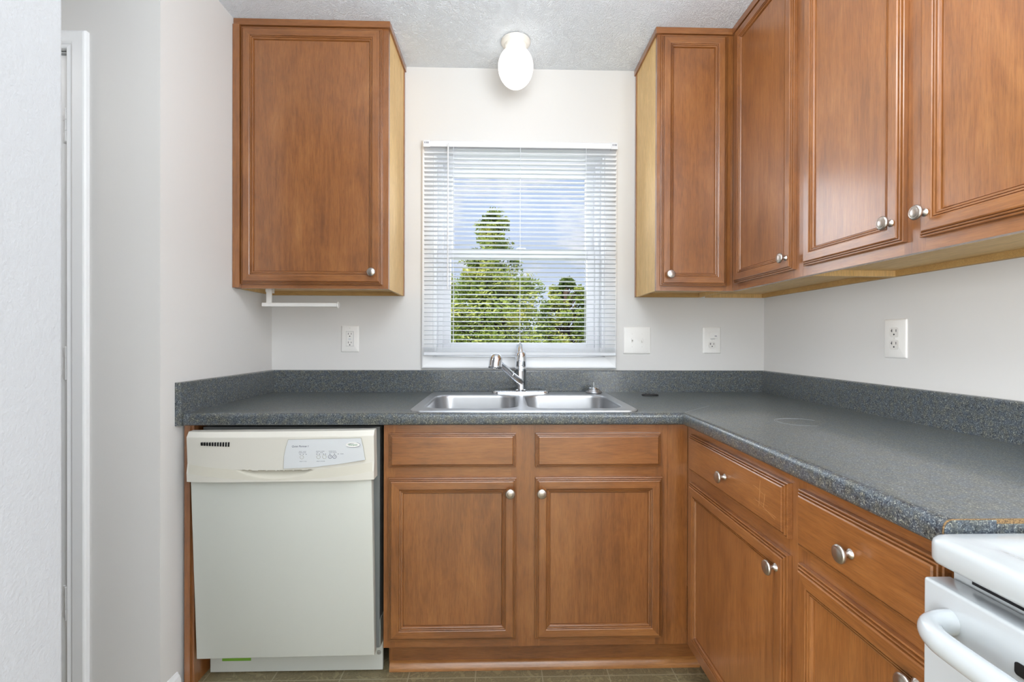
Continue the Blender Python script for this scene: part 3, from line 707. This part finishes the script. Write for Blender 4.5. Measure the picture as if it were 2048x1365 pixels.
bm = sheet(ell(EX, EZ, .92, .34), YL-.09, .03); dtilt(bm); em = obj('emblem', bm, PLATE, lb)
bm = ringsheet(EX, EZ, .93, .35, .05, YL-.125, a0=-150, a1=60, thin=.7); dtilt(bm); obj('emblem_ring', bm, INK, em)
def text(s, x, z, size, mat, parent, y=YL-.085, align='LEFT', name='lettering', shear=0, bold=.0):
    cu = bpy.data.curves.new('t', 'FONT'); cu.body = s; cu.size = size; cu.align_x = align; cu.shear = shear; cu.offset = bold; cu.extrude = .004
    o = bpy.data.objects.new('t', cu); COL.objects.link(o); dg = bpy.context.evaluated_depsgraph_get(); dg.update()
    me = bpy.data.meshes.new_from_object(o.evaluated_get(dg)); bpy.data.objects.remove(o)
    bm = bm_new(); bm.from_mesh(me); bpy.data.meshes.remove(me)
    for v_ in bm.verts: v_.co = Vector((x + v_.co.x, y - v_.co.z, z + v_.co.y))
    dtilt(bm); return obj(name, bm, mat, parent, recalc=False)
text('Quiet Partner I', -26.5, 32.38, .34, INK, lb, shear=.2, bold=.004)
text('Whirlpool', EX-.02, EZ-.08, .27, GREEN, em, y=YL-.13, align='CENTER', bold=.004)
bm = ringsheet(EX-.15, EZ+.02, .55, .2, .04, YL-.13, a0=60, a1=170, thin=.8); dtilt(bm); obj('emblem_swoosh', bm, INK, em)
for bx, dark in ((-25.25, 0), (-23.15, 0), (-22.4, 0), (-21.68, 1), (-21.12, 1)):
    bm = ringsheet(bx, 31.1, .25, .25, .05 if dark else .035, YL-.085); dtilt(bm); obj('button', bm, INK if dark else LINE, lb)
text('O', -21.68, 31.0, .24, INK, lb, align='CENTER'); text('O', -21.12, 31.0, .24, INK, lb, align='CENTER')
for tx, x, z in (('HEAVY   LIGHT', -25.6, 31.78), ('NORMAL RINSE', -25.65, 31.62), ('HEATED  HI TEMP', -23.45, 31.78), ('DRY     WASH', -23.4, 31.62), ('CANCEL', -21.85, 31.78), ('DRAIN', -21.8, 31.62), ('START', -21.3, 31.78), ('RESUME', -21.32, 31.62), ('SELECT CYCLE', -25.55, 30.5), ('SELECT OPTIONS', -23.4, 30.5), ('CLEAN', -20.4, 31.42)):
    text(tx, x, z, .135, INK, lb)
for x in (-25.45, -25.05, -24.7, -23.35, -23.0, -22.5, -22.25, -21.7, -21.12, -20.65):
    bm = bm_new(); box(bm, x-.05, x+.05, YL-.1, YL-.08, 31.42, 31.5)
    dtilt(bm); obj('indicator_light', bm, INK, lb)

# ------------------------------------------------------------------ stove
sv = thing('stove', 'glossy white kitchen stove standing at the right end of the countertop', 'stove', (36, -77, 0))
SX, SY0, SY1 = 22.5, -92.2, -62.4
bm = bm_new(); box(bm, SX+1.6, WR-.6, SY0+.1, SY1-.1, .3, 34.6, 0, bev=.1); obj('stove_body', bm, STOVEW, sv)
bm = bm_new(); rc = .45
L = []
def lp(ins, z, r=.6): return [(x, y, z) for x, y in rrect(SX+ins, WR-.6-ins, SY0+ins, SY1-ins, r, 6)]
L = [lp(.3, 34.55, .6), lp(.1, 34.62, .8), lp(0, 34.8, .9), lp(0, 35.55, .9), lp(.06, 35.75, .85), lp(.2, 35.9, .8), lp(.4, 35.97, .7), lp(1.7, 35.97, .7), lp(1.95, 35.9, .8), lp(2.2, 35.8, .9), lp(3.2, 35.8, .9)]
rings(bm, L); obj('cooktop', bm, STOVEW, sv, smooth=50)
for bx, by, r0 in ((30, -69.5, 3.2), (30, -84.5, 4), (41, -69.5, 4), (41, -84.5, 3.2)):
    bm = bm_new()
    lathe(bm, [(0, 35.85), (r0*.9, 35.85), (r0+.3, 36.05), (r0+.5, 35.95), (r0+.5, 35.8)], (bx, by, 0), 'Z', 32); bn = obj('drip_pan', bm, CHROME, sv, smooth=40)
    bm = bm_new(); pts = [((r0*.15 + r0*.75*k/72)*math.cos(k*.26)+bx, (r0*.15 + r0*.75*k/72)*math.sin(k*.26)+by, 36.25) for k in range(73)]; tube(bm, pts, .13, 8); obj('coil', bm, BLACK, bn, smooth=60)
bm = bm_new(); box(bm, SX+.02, SX+1.5, SY0+.15, SY1-.05, 8.5, 33.62, 0, bev=.16); od = obj('oven_door', bm, STOVEW, sv, smooth=40)
bm = bm_new(); box(bm, SX+1.52, SX+1.65, SY0+.2, SY1-1.2, 33.74, 34.5); obj('door_gap', bm, BLACK, sv)
bm = bm_new(); hp = curve_pts([(22.6, -64.0, 32.05), (21.9, -64.02, 32.03), (21.2, -64.3, 31.98), (20.8, -65.0, 31.93), (20.68, -66.2, 31.9), (20.62, -70, 31.9), (20.6, -77.3, 31.9), (20.62, -84.6, 31.9), (20.68, -88.4, 31.9), (20.8, -89.6, 31.93), (21.2, -90.3, 31.98), (21.9, -90.6, 32.03), (22.6, -90.6, 32.05)], 6)
tube(bm, hp, .62, 24, (1.0, .82)); obj('door_handle', bm, STOVEW, od, smooth=60)
bm = bm_new(); rings(bm, [[(SX-.015, y, z) for y, z in rrect(-87.5, -66.95, 31.6, 32.17, .14)], [(SX+.2, y, z) for y, z in rrect(-87.5, -66.95, 31.6, 32.17, .14)]]); obj('vent_slot', bm, BLACK, od)
bm = bm_new(); box(bm, SX+.02, SX+1.5, SY0+.15, SY1-.05, 1.2, 8.2, 0, bev=.16); obj('storage_drawer', bm, STOVEW, sv, smooth=40)
bm = bm_new(); box(bm, WR-3.2, WR-.6, SY0+.2, SY1-.2, 35.9, 44.5, 0, bev=.3); obj('backguard', bm, STOVEW, sv, smooth=40)

# ------------------------------------------------------------------ paper towel holder
ph = thing('paper_towel_holder', 'empty white paper towel bar fixed under the left wall cabinet', 'holder', (-38.6, -8, 54.1))
bm = bm_new(); box(bm, -39.75, -27.3, -8.35, -7.75, 51.5, 52.15, bev=.1); obj('bar', bm, PLATE, ph)
bm = bm_new(); box(bm, -39.05, -38.2, -8.25, -7.9, 52.1, 54.8, bev=.05); box(bm, -39.1, -38.85, -8.35, -5.8, 53.9, 54.75); obj('bracket', bm, PLATE, ph)
bm = bm_new(); lathe(bm, [(0, 0), (.5, 0), (.55, .08), (.5, .2), (0, .24)], (-27.4, -8.05, 51.82), 'X', 24); obj('end_knob', bm, PLATE, ph, smooth=40)

# ------------------------------------------------------------------ wall plates (built facing -Y at the origin, then turned)
def plate(t, mk, w, h):
    L = []; b_ = bm_new()
    for ins, d in ((0, 0), (0, .08), (.08, .18), (.2, .24)):
        L.append([mk(u, d, v_) for u, v_ in rrect(-w/2+ins, w/2-ins, -h/2+ins, h/2-ins, .14)])
    rings(b_, L); return obj('cover_plate', b_, PLATE, t, smooth=30)
def make_mk(face, a, z, plane=0):
    return (lambda u, d, v_: (a+u, plane-d, z+v_)) if face == '-Y' else (lambda u, d, v_: (plane-d, a-u, z+v_))
def rsheet(mk, u0, u1, v0, v1, r, d0, d1, n=5):
    b_ = bm_new(); rings(b_, [[mk(u, d0, v_) for u, v_ in rrect(u0, u1, v0, v1, r, n)], [mk(u, d1, v_) for u, v_ in rrect(u0, u1, v0, v1, r, n)]]); return b_
def slots(mk, cz, d, t20, part, sc=1):
    b_ = bm_new()
    def bx(u0, u1, v0, v1):
        p = [mk(u, dd, v_) for u in (u0, u1) for dd in (d, d+.015) for v_ in (v0, v1)]
        box(b_, min(q[0] for q in p), max(q[0] for q in p), min(q[1] for q in p), max(q[1] for q in p), min(q[2] for q in p), max(q[2] for q in p))
    bx(-.27*sc-.04, -.27*sc+.04, cz+.02, cz+.34*sc+.02); bx(.27*sc-.04, .27*sc+.04, cz+.05, cz+.32*sc)
    if t20: bx(-.27*sc-.16, -.27*sc, cz+.14, cz+.24)
    rings(b_, [[mk(u, dd, v_) for u, v_ in rrect(-.1, .1, cz-.36, cz-.17, .08, 4)] for dd in (d, d+.015)])
    return obj('slots', b_, BLACK, part)
def screws(t, mk, zs_, us=(0,)):
    for zz in zs_:
        for uu in us:
            b_ = rsheet(mk, uu-.11, uu+.11, zz-.11, zz+.11, .105, .23, .27); obj('screw', b_, FACE, t)
o1 = thing('power_outlet', 'white wall outlet under the left wall cabinet', 'outlet', (-27.9, 0, 46.2), 'kitchen power outlets')
mk = make_mk('-Y', -27.87, 46.2); plate(o1, mk, 3.25, 4.85); screws(o1, mk, (1.95, -1.95))
r = obj('receptacle', rsheet(mk, -.66, .66, -1.32, 1.32, .08, .2, .30), PLATE, o1)
b_ = bm_new()
for a in ((-.69, -.66, -1.35, 1.35), (.66, .69, -1.35, 1.35), (-.69, .69, 1.32, 1.35), (-.69, .69, -1.35, -1.32)): 
    p = mk(a[0], .245, a[2]); q = mk(a[1], .26, a[3]); box(b_, p[0], q[0], p[1], q[1], p[2], q[2])
obj('seam', b_, INK, o1)
slots(mk, .72, .30, False, r); slots(mk, -.86, .30, False, r)
obj('test_button', rsheet(mk, -.25, .25, -.2, .05, .04, .29, .33), LABEL, r)
sw = thing('light_switch', 'white double light switch plate right of the window', 'switch', (25.2, 0, 46))
mk = make_mk('-Y', 25.17, 46.05); plate(sw, mk, 5.15, 5.0); screws(sw, mk, (1.2, -1.2), (-.95, .9))
for uu, up_ in ((-.95, 1), (.9, -1)):
    b_ = bm_new(); p = [mk(uu-.17, .22, -.42), mk(uu+.17, .28, .42)]; box(b_, p[0][0], p[1][0], p[0][1], p[1][1], p[0][2], p[1][2])
    q = obj('toggle_slot', b_, FACE, sw)
    b_ = bm_new(); rings(b_, [[mk(uu+u, d, v_+off) for u, v_ in ((-w_, -h_), (w_, -h_), (w_, h_), (-w_, h_))] for d, off, w_, h_ in ((.2, 0, .14, .28), (.45, .12*up_, .12, .16), (.62, .26*up_, .10, .11))]); obj('toggle', b_, PLATE, q)
o2 = thing('power_outlet', 'white plate with a rocker switch above one outlet, back wall near the corner', 'outlet', (39.3, 0, 46.1), 'kitchen power outlets')
mk = make_mk('-Y', 39.27, 46.12); plate(o2, mk, 3.4, 4.95); screws(o2, mk, (.02,))
obj('rocker', rsheet(mk, -.42, 1.1, .35, 1.45, .1, .2, .34), PLATE, o2)
b_ = bm_new()
for a in ((.45, .85, .72, .84), (-.3, .5, .24, .28)): 
    p = mk(a[0], .235, a[2]); q = mk(a[1], .355, a[3]); box(b_, p[0], q[0], p[1], q[1], p[2], q[2])
obj('markings', b_, INK, o2)
r = obj('receptacle', rsheet(mk, -.66, .66, -1.55, -.25, .45, .2, .30), FACE, o2); slots(mk, -.88, .30, True, r, 1.1)
o3 = thing('power_outlet', 'white double outlet on the right-hand wall above the backsplash', 'outlet', (WR, -29.6, 46.4), 'kitchen power outlets')
mk = make_mk('-X', -29.6, 46.42, WR); plate(o3, mk, 3.35, 4.9); screws(o3, mk, (0,))
for cz in (.78, -.78):
    r = obj('receptacle', rsheet(mk, -.66, .66, cz-.62, cz+.62, .35, .2, .30), FACE, o3); slots(mk, cz, .30, True, r, 1.15)

# ------------------------------------------------------------------ ceiling lamp
cl_ = thing('ceiling_lamp', 'small ceiling lamp with lit white globe in front of the window', 'lamp', (2.15, -8.2, CE))
bm = bm_new(); lathe(bm, [(0, 0), (2.25, 0), (2.45, .15), (2.45, .4), (2.3, .65), (1.95, .85), (1.85, 1.15), (1.6, 1.35), (0, 1.35)], (2.15, -8.2, CE-.01), '-Z', 40); obj('canopy', bm, base_mat('white_ceramic', srgb(226, 222, 214), .3)[0], cl_, smooth=40)
bm = bm_new(); pr = [(1.35, 1.2)] + [(2.95*math.sin(a)*(1 + .04*math.cos(a)), 4.55 - 3.45*math.cos(a)) for a in [math.radians(25 + 155*k/20) for k in range(21)]]; pr[-1] = (0, pr[-1][1])
lathe(bm, pr, (2.15, -8.2, CE), '-Z', 40); obj('globe', bm, GLOBE, cl_, smooth=60)

# ------------------------------------------------------------------ outside
bm = bm_new(); box(bm, -1500, 1700, 40, 2400, -62, -60); tag(obj('lawn', bm, GRASS), None, None, kind='structure')
def tree(label, x, y, h, rx, seed, n, ls, z0=-60, base=.15, cone=1.0, blobs=26):
    rnd = random.Random(seed)
    t = thing('tree', label, 'tree', (x, y, z0), 'trees beyond the window')
    b_ = bm_new(); tube(b_, [(x, y, z0), (x+3, y, z0+h*.35), (x-2, y, z0+h*.75), (x, y, z0+h*.93)], [7, 5.5, 3, .6], 10)
    C = []
    for k in range(blobs):
        s = base + (1-base)*rnd.random()**.85
        w = rx*(1 - ((s-base)/(1-base))**cone)*(.55+.45*rnd.random()) + rx*.05
        a = rnd.random()*2*PI; rr_ = w*math.sqrt(rnd.random())*.9
        cpt = Vector((x + rr_*math.cos(a), y + rr_*math.sin(a)*.7, z0 + h*s)); C.append((cpt, max(w*.26, rx*.08)))
        q = Vector((x, y, z0 + h*max(s-.12, .05))); tube(b_, [q, (q+cpt)/2 + Vector((0, 0, 4)), cpt], [1.6, 1.0, .4], 6)
    obj('trunk', b_, BARK, t, smooth=60)
    b_ = bm_new()
    for k in range(n):
        cpt, r = rnd.choice(C); d = Vector((rnd.gauss(0, 1), rnd.gauss(0, 1), rnd.gauss(0, .7))).normalized()*r*(rnd.random()**.4)
        p = cpt + d; a = Vector((rnd.gauss(0, 1), rnd.gauss(0, 1), rnd.gauss(0, 1))).normalized(); c2_ = a.orthogonal().normalized()
        L_ = ls*(.6 + .8*rnd.random()); v_ = [b_.verts.new(q) for q in (p - a*L_, p + c2_*L_*.42, p + a*L_, p - c2_*L_*.42)]; b_.faces.new(v_)
    obj('foliage', b_, LEAF, t, recalc=False)
tree('tall pointed leafy tree rising into the sky left of centre behind the blind', -14, 710, 326, 132, 3, 12000, 2.8, base=.2, cone=1.6, blobs=110)
tree('broad bushy tree filling the lower window panes', -16, 400, 196, 84, 5, 34000, 2.1, base=.06, cone=5.0, blobs=160)
tree('lower tree at the right edge of the window view', 84, 530, 186, 66, 12, 26000, 2.4, base=.05, cone=5.0, blobs=120)
tree('rounded tree at the left edge of the window view', -84, 530, 200, 60, 8, 22000, 2.4, base=.05, cone=4.0, blobs=110)
